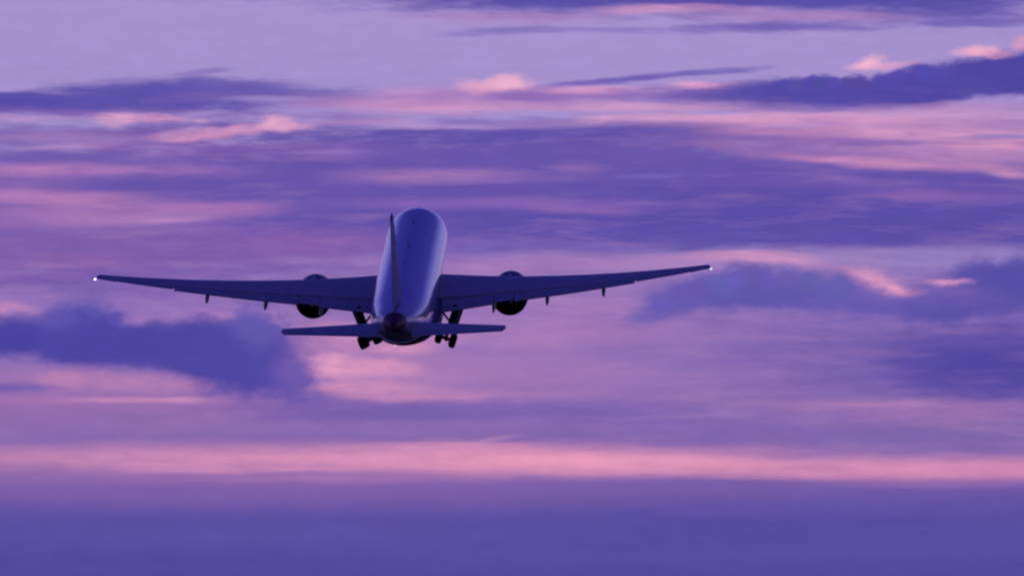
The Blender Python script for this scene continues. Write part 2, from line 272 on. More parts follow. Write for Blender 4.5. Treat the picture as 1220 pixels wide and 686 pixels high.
    (4.022, 4.980, 0.382, 0.2182, 0.0, (88, 79, 171), 0.95, 0.60, 0.40, 'p'),
    (4.125, 5.075, 0.232, 0.1227, 0.0, (86, 77, 170), 0.90, 0.60, 0.40, 'p'),
    (3.750, 4.870, 0.341, 0.0954, 0.0, (95, 83, 174), 0.80, 0.80, 0.50, 'p'),
    (3.436, 4.843, 0.314, 0.1227, 0.0, (86, 77, 172), 0.90, 0.70, 0.50, 'p'),
    (1.909, 4.952, 0.614, 0.1500, 0.0, (96, 85, 176), 0.85, 0.80, 0.50, 'p'),
    (2.488, 4.980, 0.409, 0.1364, -4.0, (99, 87, 178), 0.80, 0.80, 0.50, 'p'),
    (2.897, 4.857, 0.477, 0.0954, 0.0, (102, 88, 179), 0.70, 0.80, 0.50, 'p'),
    (1.432, 4.898, 0.341, 0.1091, 18.0, (103, 90, 180), 0.70, 0.80, 0.50, 'p'),
    (2.966, 5.041, 0.545, 0.1023, -8.0, (188, 140, 195), 0.45, 0.95, 0.80, 'p'),
    (3.109, 4.993, 0.136, 0.0477, -6.0, (246, 166, 198), 0.72, 0.80, 0.70, 'p'),
    (3.286, 4.952, 0.109, 0.0341, 0.0, (240, 160, 194), 0.63, 0.80, 0.70, 'p'),
    (2.932, 5.068, 0.177, 0.0273, -10.0, (232, 158, 198), 0.63, 0.80, 0.80, 'p'),
    (3.545, 5.041, 0.177, 0.0205, 0.0, (238, 160, 196), 0.72, 0.80, 0.80, 'p'),
    (-3.665, 4.760, 0.114, 0.0858, 0.0, (93, 83, 178), 0.90, 0.50, 0.70, 'p'),
    (-3.413, 4.806, 0.063, 0.0476, 0.0, (90, 83, 177), 0.90, 0.50, 0.70, 'p'),
    (-3.233, 4.740, 0.069, 0.0521, 0.0, (90, 77, 175), 0.90, 0.50, 0.70, 'p'),
    (3.341, 4.986, 0.150, 0.0818, 0.0, (100, 88, 178), 0.70, 0.80, 0.90, 'p'),
    (2.897, 4.939, 0.232, 0.0818, 0.0, (108, 92, 181), 0.70, 0.80, 0.90, 'p'),
    (2.557, 5.089, 0.150, 0.0545, 0.0, (118, 100, 184), 0.60, 0.90, 0.90, 'p'),
    (1.218, 4.874, 0.062, 0.0467, 0.0, (101, 89, 189), 0.75, 0.50, 0.70, 'p'),
    (1.408, 4.954, 0.073, 0.0546, 0.0, (107, 88, 183), 0.75, 0.50, 0.70, 'p'),
    (1.510, 5.001, 0.061, 0.0461, 0.0, (107, 89, 176), 0.75, 0.50, 0.70, 'p'),
    (1.717, 5.020, 0.124, 0.0929, 0.0, (101, 96, 182), 0.75, 0.50, 0.70, 'p'),
    (1.828, 5.059, 0.076, 0.0570, 0.0, (108, 93, 190), 0.75, 0.50, 0.70, 'p'),
    (1.994, 5.075, 0.083, 0.0621, 0.0, (102, 88, 175), 0.75, 0.50, 0.70, 'p'),
    (2.074, 5.076, 0.083, 0.0622, 0.0, (105, 87, 185), 0.75, 0.50, 0.70, 'p'),
    (2.259, 5.078, 0.084, 0.0627, 0.0, (107, 91, 178), 0.75, 0.50, 0.70, 'p'),
    (2.435, 5.052, 0.112, 0.0839, 0.0, (99, 96, 173), 0.75, 0.50, 0.70, 'p'),
    (2.633, 4.977, 0.122, 0.0914, 0.0, (99, 94, 179), 0.75, 0.50, 0.70, 'p'),
    (2.219, 6.629, 0.045, 0.0341, 0.0, (81, 72, 179), 0.90, 0.50, 0.70, 'p'),
    (2.304, 6.621, 0.085, 0.0635, 0.0, (88, 78, 169), 0.90, 0.50, 0.70, 'p'),
    (2.423, 6.633, 0.073, 0.0544, 0.0, (87, 71, 175), 0.90, 0.50, 0.70, 'p'),
    (2.561, 6.635, 0.090, 0.0676, 0.0, (80, 78, 164), 0.90, 0.50, 0.70, 'p'),
    (2.640, 6.645, 0.077, 0.0578, 0.0, (88, 73, 178), 0.90, 0.50, 0.70, 'p'),
    (2.763, 6.661, 0.061, 0.0460, 0.0, (83, 72, 164), 0.90, 0.50, 0.70, 'p'),
    (2.846, 6.665, 0.081, 0.0609, 0.0, (89, 72, 164), 0.90, 0.50, 0.70, 'p'),
    (3.010, 6.690, 0.073, 0.0548, 0.0, (84, 72, 173), 0.90, 0.50, 0.70, 'p'),
    (3.108, 6.705, 0.069, 0.0517, 0.0, (84, 71, 178), 0.90, 0.50, 0.70, 'p'),
    (3.165, 6.713, 0.071, 0.0532, 0.0, (87, 72, 175), 0.90, 0.50, 0.70, 'p'),
    (3.331, 6.729, 0.078, 0.0586, 0.0, (87, 71, 170), 0.90, 0.50, 0.70, 'p'),
    (3.384, 6.728, 0.089, 0.0670, 0.0, (83, 74, 180), 0.90, 0.50, 0.70, 'p'),
    (3.529, 6.736, 0.096, 0.0722, 0.0, (84, 74, 175), 0.90, 0.50, 0.70, 'p'),
    (3.609, 6.753, 0.060, 0.0452, 0.0, (84, 72, 169), 0.90, 0.50, 0.70, 'p'),
]

BANK = 160                                # the layers from here on are the nearer cloud bank at the left and the low afterglow

w = bpy.data.worlds.new('World'); S.world = w; w.use_nodes = True
w.cycles.sampling_method = 'MANUAL'; w.cycles.sample_map_resolution = 256
nt = w.node_tree; nt.nodes.clear()
def N(t, **k):
    n = nt.nodes.new(t)
    for a, b in k.items(): setattr(n, a, b)
    return n
def put(sock, v):
    if isinstance(v, bpy.types.NodeSocket): nt.links.new(v, sock)
    else: sock.default_value = v
def M(op, a, b=0.0, c=None, clamp=False):
    n = N('ShaderNodeMath', operation=op, use_clamp=clamp)
    put(n.inputs[0], a); put(n.inputs[1], b)
    if c is not None: put(n.inputs[2], c)
    return n.outputs[0]
def VM(op, a, b=(0, 0, 0), c=None):
    n = N('ShaderNodeVectorMath', operation=op)
    put(n.inputs[0], a)
    if op != 'LENGTH': put(n.inputs[1], b)
    if c is not None: put(n.inputs[2], c)
    return n.outputs['Value'] if op == 'LENGTH' else n.outputs[0]
def MIX(f, a, b, mode='MIX'):
    n = N('ShaderNodeMix', data_type='RGBA', blend_type=mode)
    put(n.inputs[0], f); put(n.inputs[6], a); put(n.inputs[7], b)
    return n.outputs[2]
def noise(vec, detail, rough):
    n = N('ShaderNodeTexNoise', noise_dimensions='2D')
    put(n.inputs['Vector'], vec); n.inputs['Scale'].default_value = 1
    n.inputs['Detail'].default_value = detail; n.inputs['Roughness'].default_value = rough
    return n.outputs['Fac'], n.outputs['Color']
tc = N('ShaderNodeTexCoord'); sp = N('ShaderNodeSeparateXYZ'); nt.links.new(tc.outputs['Generated'], sp.inputs[0])
az = M('MULTIPLY', M('ARCTAN2', sp.outputs[0], sp.outputs[1]), 180 / math.pi)
el = M('MULTIPLY', M('ARCSINE', sp.outputs[2]), 180 / math.pi)
cb = N('ShaderNodeCombineXYZ'); nt.links.new(az, cb.inputs[0]); nt.links.new(el, cb.inputs[1])
P = cb.outputs[0]
sf, sc_ = noise(VM('MULTIPLY', P, (0.8, 5.0, 0)), 6, 0.58)
pf, pc_ = noise(VM('MULTIPLY', P, (1.7, 3.2, 0)), 7, 0.6)
ff, fc_ = noise(VM('MULTIPLY', P, (2.2, 14.0, 0)), 5, 0.6)
HALF = (0.5, 0.5, 0.5)
PS = VM('MULTIPLY_ADD', VM('SUBTRACT', sc_, HALF), (0.5, 0.08, 0), P)
PP = VM('MULTIPLY_ADD', VM('SUBTRACT', pc_, HALF), (0.24, 0.13, 0), P)
# the air gradient, slightly rippled
ele = M('MULTIPLY_ADD', M('SUBTRACT', sf, 0.5), 0.12, el)
col = None
for i, (e, c) in enumerate(AIR):
    if col is None: col = lin(c); prev = e; continue
    mr = N('ShaderNodeMapRange', interpolation_type='SMOOTHSTEP' if e > 12 else 'LINEAR')
    put(mr.inputs['Value'], ele); mr.inputs['From Min'].default_value = prev; mr.inputs['From Max'].default_value = e
    col = MIX(mr.outputs[0], col, lin(c)); prev = e
p2f, p2c = noise(VM('MULTIPLY', P, (5.0, 10.0, 0)), 6, 0.62)
edge_s = M('MULTIPLY_ADD', M('SUBTRACT', ff, 0.5), 0.9, M('MULTIPLY', M('SUBTRACT', sf, 0.5), 0.8))
edge_p = M('MULTIPLY_ADD', M('SUBTRACT', p2f, 0.5), 0.5, M('SUBTRACT', pf, 0.5))
def shape(v, a, b, lo):
    n = N('ShaderNodeMapRange'); put(n.inputs['Value'], v)
    n.inputs['From Min'].default_value = a; n.inputs['From Max'].default_value = b; n.inputs['To Min'].default_value = lo; n.inputs['To Max'].default_value = 1
    return n.outputs[0]
tex_s = shape(M('MULTIPLY_ADD', sf, 0.4, M('MULTIPLY', ff, 0.6)), 0.36, 0.62, 0.5)
tex_p = shape(M('MULTIPLY_ADD', p2f, 0.6, M('MULTIPLY', pf, 0.4)), 0.36, 0.62, 0.5)
# thin broken wisps drifting through the whole deck, darker and rosier (the nearer banks lie over them)
mf, mc = noise(VM('MULTIPLY', PS, (0.9, 8.0, 0)), 6, 0.6)
deck = M('MULTIPLY', shape(el, 3.35, 3.9, 0.0), shape(el, 6.75, 6.35, 0.0))
dark_w = M('MULTIPLY', M('MULTIPLY', deck, shape(mf, 0.46, 0.72, 0.0)), 0.30)
rose_w = M('MULTIPLY', M('MULTIPLY', deck, shape(mf, 0.48, 0.26, 0.0)), 0.20)
link = None
for n_, (a0, e0, ha, he, tilt, c, op, soft, rag, kind) in enumerate(CLOUDS):
    if n_ % 6 == 0 and link is not None:      # (the tiny term only makes the layers compile in batches, one after the other)
        BS = VM('MULTIPLY_ADD', link, (1e-8, 1e-8, 0), PS); BP = VM('MULTIPLY_ADD', link, (1e-8, 1e-8, 0), PP)
    elif link is None: BS, BP = PS, PP
    if n_ == BANK:
        link = col = MIX(rose_w, MIX(dark_w, col, lin((104, 86, 172))), lin((198, 146, 192)))
    base = BS if kind == 's' else BP
    if abs(tilt) < 1.6:
        q = VM('MULTIPLY_ADD', base, (1 / ha, 1 / he, 0), (-a0 / ha, -e0 / he, 0))
    else:
        mp = N('ShaderNodeMapping', vector_type='TEXTURE'); put(mp.inputs['Vector'], base)
        mp.inputs['Location'].default_value = (a0, e0, 0); mp.inputs['Rotation'].default_value = (0, 0, R(tilt))
        mp.inputs['Scale'].default_value = (ha, he, 1); q = mp.outputs[0]
    d = VM('LENGTH', q)
    d = M('MULTIPLY_ADD', edge_s if kind == 's' else edge_p, rag * 2.7, d)
    mr = N('ShaderNodeMapRange', interpolation_type='SMOOTHSTEP')
    put(mr.inputs['Value'], d)
    mr.inputs['From Min'].default_value = 1 + soft; mr.inputs['From Max'].default_value = 1 - soft
    mr.inputs['To Min'].default_value = 0; mr.inputs['To Max'].default_value = op
    m = mr.outputs[0]
    if c[0] > 175: m = M('MULTIPLY', m, tex_s if kind == 's' else tex_p)      # lit wisps are broken up
    link = col = MIX(m, col, lin(c))
hs = N('ShaderNodeHueSaturation'); put(hs.inputs['Color'], col); hs.inputs['Saturation'].default_value = 0.985; hs.inputs['Value'].default_value = 0.935
col = hs.outputs[0]
# fine brightness texture of the cloud streaks
gain = M('MULTIPLY_ADD', M('SUBTRACT', ff, 0.5), 0.13, 1.0)
gain = M('MULTIPLY', gain, M('MULTIPLY_ADD', edge_p, 0.13, 1.0))
# the sky away from the afterglow is darker
back = N('ShaderNodeMapRange', interpolation_type='SMOOTHSTEP'); put(back.inputs['Value'], M('ABSOLUTE', az))
back.inputs['From Min'].default_value = 25; back.inputs['From Max'].default_value = 120
back.inputs['To Min'].default_value = 1; back.inputs['To Max'].default_value = 0.42
gain = M('MULTIPLY', gain, back.outputs[0])
gv = N('ShaderNodeCombineXYZ')
for k in range(3): nt.links.new(gain, gv.inputs[k])
col = VM('MULTIPLY', col, gv.outputs[0])
SUN_EL, SUN_AZ = 1.5, 62.0                    # the sun is all but down, off to the right
sky = N('ShaderNodeTexSky', sky_type='NISHITA'); sky.sun_disc = False
sky.sun_elevation = R(SUN_EL); sky.sun_rotation = R(SUN_AZ)
bg1 = N('ShaderNodeBackground'); put(bg1.inputs[0], col); bg1.inputs[1].default_value = 1.0
bg2 = N('ShaderNodeBackground'); nt.links.new(MIX(1.0, sky.outputs[0], (0.35, 0.25, 1, 1), 'MULTIPLY'), bg2.inputs[0]); bg2.inputs[1].default_value = 0.005
ad = N('ShaderNodeAddShader'); nt.links.new(bg1.outputs[0], ad.inputs[0]); nt.links.new(bg2.outputs[0], ad.inputs[1])
wo = N('ShaderNodeOutputWorld'); nt.links.new(ad.outputs[0], wo.inputs[0])

# ------------------------------------------------------------------ sun: last weak violet light of dusk
sl = bpy.data.lights.new('sun', 'SUN'); sl.energy = 0.06; sl.angle = R(12); sl.color = (0.75, 0.6, 1.0)
so = bpy.data.objects.new('sun', sl); C.objects.link(so)
sd = Vector((math.sin(R(SUN_AZ)) * math.cos(R(SUN_EL)), math.cos(R(SUN_AZ)) * math.cos(R(SUN_EL)), math.sin(R(SUN_EL))))
so.rotation_euler = sd.to_track_quat('Z', 'Y').to_euler()

# ------------------------------------------------------------------ materials
def mat(name, rgb, rough=0.4, metal=0.0, coat=0.0, vary=0.08, scale=1.2, spec=0.5):
    m = bpy.data.materials.new(name); m.use_nodes = True
    t = m.node_tree; b = t.nodes['Principled BSDF']
    b.inputs['Roughness'].default_value = rough; b.inputs['Metallic'].default_value = metal
    b.inputs['Coat Weight'].default_value = coat; b.inputs['Coat Roughness'].default_value = 0.08
    b.inputs['Specular IOR Level'].default_value = spec
    co = t.nodes.new('ShaderNodeTexCoord'); no = t.nodes.new('ShaderNodeTexNoise')
    mp = t.nodes.new('ShaderNodeMapping'); mp.inputs['Scale'].default_value = (1, 0.25, 1)
    t.links.new(co.outputs['Object'], mp.inputs[0]); t.links.new(mp.outputs[0], no.inputs['Vector'])
    no.inputs['Scale'].default_value = scale; no.inputs['Detail'].default_value = 6
    rp = t.nodes.new('ShaderNodeMapRange'); t.links.new(no.outputs['Fac'], rp.inputs[0])
    rp.inputs['From Min'].default_value = 0.3; rp.inputs['From Max'].default_value = 0.7
    rp.inputs['To Min'].default_value = 1 - vary; rp.inputs['To Max'].default_value = 1 + vary
    mx = t.nodes.new('ShaderNodeVectorMath'); mx.operation = 'SCALE'; mx.inputs[0].default_value = rgb
    t.links.new(rp.outputs[0], mx.inputs['Scale']); t.links.new(mx.outputs[0], b.inputs['Base Color'])
    r2 = t.nodes.new('ShaderNodeMapRange'); t.links.new(no.outputs['Fac'], r2.inputs[0])
    r2.inputs['To Min'].default_value = rough * 0.8; r2.inputs['To Max'].default_value = rough * 1.25
    t.links.new(r2.outputs[0], b.inputs['Roughness'])
    return m
def fuselage_paint():
    m = mat('fuselage_paint', (0.58, 0.58, 0.61), 0.24, coat=1.0, vary=0.09)
    t = m.node_tree; b = t.nodes['Principled BSDF']; src = b.inputs['Base Color'].links[0].from_socket
    co = t.nodes.new('ShaderNodeTexCoord'); s = t.nodes.new('ShaderNodeSeparateXYZ'); t.links.new(co.outputs['Object'], s.inputs[0])
    def m_(op, a, b_=0.0, c_=None):
        n = t.nodes.new('ShaderNodeMath'); n.operation = op
        for k, v in enumerate((a, b_, c_)):
            if v is None: continue
            if isinstance(v, (int, float)): n.inputs[k].default_value = v
            else: t.links.new(v, n.inputs[k])
        return n.outputs[0]
    # cabin windows: small dark panes every 0.53 m along both sides
    zz = m_('LESS_THAN', m_('ABSOLUTE', m_('SUBTRACT', s.outputs[2], 0.62)), 0.17)
    yy = m_('LESS_THAN', m_('ABSOLUTE', m_('SUBTRACT', m_('FRACT', m_('DIVIDE', s.outputs[1], 0.533)), 0.5)), 0.22)
    en = m_('LESS_THAN', m_('ABSOLUTE', m_('SUBTRACT', s.outputs[1], 2.0)), 22.0)
    win = m_('MULTIPLY', m_('MULTIPLY', zz, yy), en)
    # dark blue belly below the window line
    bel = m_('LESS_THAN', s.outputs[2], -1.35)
    # frame seams every few metres
    seam = m_('LESS_THAN', m_('ABSOLUTE', m_('SUBTRACT', m_('FRACT', m_('DIVIDE', s.outputs[1], 5.2)), 0.5)), 0.004)
    c = src
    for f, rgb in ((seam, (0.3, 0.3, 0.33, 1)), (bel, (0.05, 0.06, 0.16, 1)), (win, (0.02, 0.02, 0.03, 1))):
        x = t.nodes.new('ShaderNodeMix'); x.data_type = 'RGBA'
        t.links.new(f, x.inputs[0]); t.links.new(c, x.inputs[6]); x.inputs[7].default_value = rgb; c = x.outputs[2]
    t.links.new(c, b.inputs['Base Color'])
    return m
def lamp_mat(name, rgb, e):
    m = bpy.data.materials.new(name); m.use_nodes = True; b = m.node_tree.nodes['Principled BSDF']
    b.inputs['Base Color'].default_value = (0.8, 0.8, 0.8, 1)
    b.inputs['Emission Color'].default_value = rgb + (1,); b.inputs['Emission Strength'].default_value = e
    return m
MF = fuselage_paint()
MW = mat('wing_grey_paint', (0.55, 0.56, 0.6), 0.42, coat=0.0, spec=0.3)
MFL = mat('flap_grey_paint', (0.50, 0.51, 0.55), 0.45, spec=0.3)
MTAIL = mat('tail_blue_paint', (0.34, 0.37, 0.66), 0.55, spec=0.10)
MCONE = mat('tail_cone_dark_maroon', (0.12, 0.03, 0.06), 0.5, spec=0.3)  # one even dark maroon over the whole cone
MNAC = mat('nacelle_dark_blue_paint', (0.06, 0.065, 0.15), 0.4, coat=0.15, spec=0.3)
MMET = mat('burnt_metal', (0.16, 0.14, 0.13), 0.45, metal=1)
MLIP = mat('bare_aluminium', (0.6, 0.6, 0.62), 0.25, metal=1)
MBLK = mat('dark_duct_lining', (0.02, 0.02, 0.022), 0.7)
MRUB = mat('tyre_rubber', (0.025, 0.025, 0.027), 0.8, spec=0.2)
MGEAR = mat('gear_grey_paint', (0.12, 0.12, 0.13), 0.5, spec=0.3)
MRIM = mat('wheel_hub_metal', (0.35, 0.35, 0.37), 0.4, metal=0.8)
MWHITE = mat('white_plastic', (0.8, 0.8, 0.8), 0.4)
MGLOW = lamp_mat('dim_white_glow', (0.75, 0.7, 1.0), 0.9)
MLAMP3 = lamp_mat('faint_white_lamp', (0.95, 0.88, 1.0), 1.1)
MLAMP = lamp_mat('white_lamp', (0.9, 0.85, 1.0), 3.0)

# ------------------------------------------------------------------ mesh helpers (aircraft frame: x right, y forward, z up)
Y0 = 32.0
def pt(s, x, z): return Vector((x, Y0 - s, z))        # s = metres behind the nose
def loft(bm, rings, cap0=True, cap1=True, closed=True):
    vs = [[bm.verts.new(p) for p in r] for r in rings]
    n = len(rings[0])
    for a, b in zip(vs, vs[1:]):
        for i in range(n if closed else n - 1):
            j = (i + 1) % n
            try: bm.faces.new((a[i], a[j], b[j], b[i]))
            except ValueError: pass
    if cap0: bm.faces.new(vs[0][::-1])
    if cap1: bm.faces.new(vs[-1])
def lathe(bm, prof, axis_o, axis_d, n=40):
    # prof: list of (distance along axis, radius)
    d = axis_d.normalized(); u = d.orthogonal().normalized(); v = d.cross(u)
    rings = [[axis_o + d * t + (u * math.cos(2 * math.pi * k / n) + v * math.sin(2 * math.pi * k / n)) * max(r, 1e-3) for k in range(n)] for t, r in prof]
    loft(bm, rings, prof[0][1] < .02 or True, True)
def tube(bm, a, b, r0, r1=None, n=12):
    lathe(bm, [(0, r0), ((b - a).length, r1 or r0)], a, b - a, n)
def slab(bm, o, ux, uy, uz):
    p = [o + ux * i + uy * j + uz * k for k in (-.5, .5) for i, j in ((-.5, -.5), (.5, -.5), (.5, .5), (-.5, .5))]
    v = [bm.verts.new(q) for q in p]
    for f in ((0, 3, 2, 1), (4, 5, 6, 7), (0, 1, 5, 4), (1, 2, 6, 5), (2, 3, 7, 6), (3, 0, 4, 7)): bm.faces.new([v[i] for i in f])
def obj(name, bm, material, parent=None, angle=35, bevel=0.0):
    bmesh.ops.recalc_face_normals(bm, faces=bm.faces)
    me = bpy.data.meshes.new(name); bm.to_mesh(me); bm.free()
    me.materials.append(material)
    for p in me.polygons: p.use_smooth = True
    me.set_sharp_from_angle(angle=R(angle))
    o = bpy.data.objects.new(name, me); C.objects.link(o)
    if parent: o.parent = parent
    if bevel:
        b = o.modifiers.new('bevel', 'BEVEL'); b.width = bevel; b.segments = 2
    return o
def interp(tab, s):
    # smooth monotone-ish interpolation through a table of (s, ...)
    n = len(tab)
    if s <= tab[0][0]: return tab[0][1:]
    if s >= tab[-1][0]: return tab[-1][1:]
    for i in range(n - 1):
        if tab[i][0] <= s <= tab[i + 1][0]: break
    x0, x1 = tab[i][0], tab[i + 1][0]; h = x1 - x0; t = (s - x0) / h
    out = []
    for k in range(1, len(tab[0])):
        def sl(j):
            if j <= 0: return (tab[1][k] - tab[0][k]) / (tab[1][0] - tab[0][0])
            if j >= n - 1: return (tab[-1][k] - tab[-2][k]) / (tab[-1][0] - tab[-2][0])
            d0 = (tab[j][k] - tab[j - 1][k]) / (tab[j][0] - tab[j - 1][0]); d1 = (tab[j + 1][k] - tab[j][k]) / (tab[j + 1][0] - tab[j][0])
            return 0 if d0 * d1 <= 0 else 2 * d0 * d1 / (d0 + d1)
        m0, m1 = sl(i) * h, sl(i + 1) * h; p0, p1 = tab[i][k], tab[i + 1][k]
        out.append((2 * t**3 - 3 * t**2 + 1) * p0 + (t**3 - 2 * t**2 + t) * m0 + (-2 * t**3 + 3 * t**2) * p1 + (t**3 - t**2) * m1)
    return out

# ------------------------------------------------------------------ the ground, below the frame
bm = bmesh.new()
rings = []
prev = None
NS = 96
vc = bm.verts.new((0, 0, 0))
for r in (60, 400, 2500, 12000, 60000):
    cur = [bm.verts.new((r * math.cos(2 * math.pi * k / NS), r * math.sin(2 * math.pi * k / NS), 0)) for k in range(NS)]
    for k in range(NS):
        j = (k + 1) % NS
        bm.faces.new((vc, cur[k], cur[j]) if prev is None else (prev[k], cur[k], cur[j], prev[j]))
    prev = cur
g = obj('ground', bm, mat('dusk_grass', (0.045, 0.06, 0.03), 0.9, vary=0.35, scale=0.05, spec=0.1)); g['kind'] = 'structure'

# ------------------------------------------------------------------ the airliner
plane = bpy.data.objects.new('passenger_jet', None); C.objects.link(plane)
plane['label'] = 'twin-engine passenger jet climbing away into the purple sunset sky'
plane['category'] = 'airplane'
DIST, OX, OY = 698.24, -124.54, 2.92
e = R(ELEV); F = 1220 * 248 / 36
plane.location = CAMPOS + DIST * (Vector((0, math.cos(e), math.sin(e))) + OX / F * Vector((1, 0, 0)) + OY / F * Vector((0, -math.sin(e), math.cos(e))))
plane.rotation_mode = 'YXZ'
plane.rotation_euler = (R(16.58), R(-0.81), R(-1.69))

# fuselage: s, top z, bottom z, half width
FUS = [(0, -0.72, -0.82, 0.05), (0.25, -0.2, -1.3, 0.6), (0.8, 0.35, -1.75, 1.1), (1.8, 1.0, -2.25, 1.75), (3, 1.75, -2.6, 2.25),
       (4.5, 2.45, -2.9, 2.7), (6.5, 2.95, -3.06, 3.0), (9, 3.1, -3.1, 3.1), (41, 3.1, -3.1, 3.1), (45, 3.1, -2.9, 3.06), (49, 3.08, -2.2, 2.85),
       (53, 3.04, -1.2, 2.45), (56.2, 3.02, -0.05, 1.95), (58.0, 3.0, 0.65, 1.45), (59.2, 2.96, 1.02, 1.08)]
CONE = [(59.22, 2.955, 1.03, 1.07), (60.5, 2.84, 1.3, 0.8), (61.6, 2.6, 1.58, 0.45), (62.0, 2.4, 1.78, 0.25)]
def fus_ring(tab, s, n=56):
    zt, zb, hw = interp(tab, s); zc, hh = (zt + zb) / 2, (zt - zb) / 2
    return [pt(s, hw * math.sin(2 * math.pi * k / n), zc + hh * math.cos(2 * math.pi * k / n)) for k in range(n)]
bm = bmesh.new()
ss = [0, .1, .25, .5, .8, 1.2, 1.8, 2.4, 3, 3.7, 4.5, 5.5, 6.5, 7.7, 9] + [9 + 2 * k for k in range(1, 17)] + [41 + 0.6 * k for k in range(1, 35)]
loft(bm, [fus_ring(FUS, s) for s in ss if s <= 59.2] )
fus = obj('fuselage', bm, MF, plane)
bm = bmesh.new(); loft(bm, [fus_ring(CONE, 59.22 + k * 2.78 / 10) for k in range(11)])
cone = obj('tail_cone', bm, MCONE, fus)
# belly fairing
BEL = [(19, -2.2, -3.02, 1.2), (21, -1.2, -3.5, 2.7), (24, -0.7, -3.95, 3.45), (30, -0.7, -4.3, 3.6), (36, -0.8, -4.5, 3.5), (39.5, -1.0, -4.3, 3.1), (43, -1.4, -3.75, 2.3), (45.5, -2.0, -3.0, 1.1)]
bm = bmesh.new(); loft(bm, [fus_ring(BEL, 19 + k * 26.5 / 25, 48) for k in range(26)])
obj('belly_fairing', bm, MNAC, fus)
bm = bmesh.new(); bmesh.ops.create_uvsphere(bm, u_segments=14, v_segments=8, radius=0.11, matrix=Matrix.Translation(pt(43.0, -0.8, -3.66)))
obj('belly_glow_dot', bm, MGLOW, fus)  # small pale glowing dot, left of centre on the aft belly

for s_, hgt in ((15.5, 0.35), (28.0, 0.55), (36.5, 0.35)):      # blade aerials along the crown
    bm = bmesh.new()
    loft(bm, [[pt(s_ + sh + c_ * math.cos(2 * math.pi * k / 10), 0.05 * math.sin(2 * math.pi * k / 10), z_) for k in range(10)] for z_, c_, sh in ((3.0, 0.3, 0), (3.1 + hgt * .6, 0.2, .16), (3.1 + hgt, 0.1, .28))])
    obj('antenna', bm, MGEAR, fus)

# wings -------------------------------------------------------------
WROOT, WBREAK, WTIP = 3.1, 9.8, 30.0
def wing_geo(y):
    le = 21.0 + (y - WROOT) * math.tan(R(33.9)) if y >= WROOT else 21.0 - (WROOT - y) * 0.9
    if y <= WBREAK: te = 33.9 + (y - WROOT) / (WBREAK - WROOT) * 0.9
    else: te = 34.8 + (y - WBREAK) / (WTIP - WBREAK) * (41.2 - 34.8)
    yy = max(0, y - WROOT)
    z = -1.75 + 0.105 * yy + 0.00270 * yy * yy
    inc = R(3.2 - 4.2 * yy / 27)
    th = 0.135 - 0.045 * min(1, yy / 27)
    return le, te - le, z, inc, th
def foil(t):
    yt = lambda x: 5 * t * (0.2969 * math.sqrt(x) - 0.126 * x - 0.3516 * x * x + 0.2843 * x**3 - 0.1015 * x**4)
    cam_ = lambda x: 0.018 * (1 - (2 * x - 1) ** 2)
    return yt, cam_
def wing_ring(y, xe=1.0, sgn=1, n=14, x0=0.0):
    le, ch, z, inc, th = wing_geo(y)
    yt, cm = foil(th)
    up, lo = [], []
    for k in range(n + 1):
        x = x0 + (xe - x0) * (1 - math.cos(math.pi * k / n)) / 2
        up.append((x, cm(x) + yt(x))); lo.append((x, cm(x) - yt(x)))
    loop = up + lo[::-1][:-1] if xe < 1 or True else up
    if x0 == 0: loop = up + lo[::-1][:-1]
    else: loop = up + lo[::-1]
    out = []
    for x, h in loop:
        dx, dz = (x - 0.3) * ch, h * ch
        out.append(pt(le + 0.3 * ch + dx * math.cos(inc) + dz * math.sin(inc), sgn * y, z - dx * math.sin(inc) + dz * math.cos(inc)))
    return out
def wing_local(y, x, h, sgn):
    le, ch, z, inc, th = wing_geo(y)
    dx, dz = (x - 0.3) * ch, h * ch
    return pt(le + 0.3 * ch + dx * math.cos(inc) + dz * math.sin(inc), sgn * y, z - dx * math.sin(inc) + dz * math.cos(inc))
def panel_ring(y, sgn, xa, chf, defl, drop, aft, tk=0.13, n=8):
    # a flap section: its own small airfoil, hinged behind the wing box
    le, ch, z, inc, th = wing_geo(y)
    yt, cm = foil(tk)
    up = []; lo = []
    for k in range(n + 1):
        x = (1 - math.cos(math.pi * k / n)) / 2
        up.append((x, yt(x) + 0.01)); lo.append((x, -yt(x) - 0.01 if k == n else -yt(x)))
    loop = up + lo[::-1][:-1]
    a = inc + defl; c = chf * ch
    o = wing_local(y, xa, 0.022, sgn) + Vector((0, -aft * ch, -drop * ch))
    return [o + Vector((0, -(x * c * math.cos(a) + h * c * math.sin(a)), -x * c * math.sin(a) + h * c * math.cos(a))) for x, h in loop]
XB = 0.77
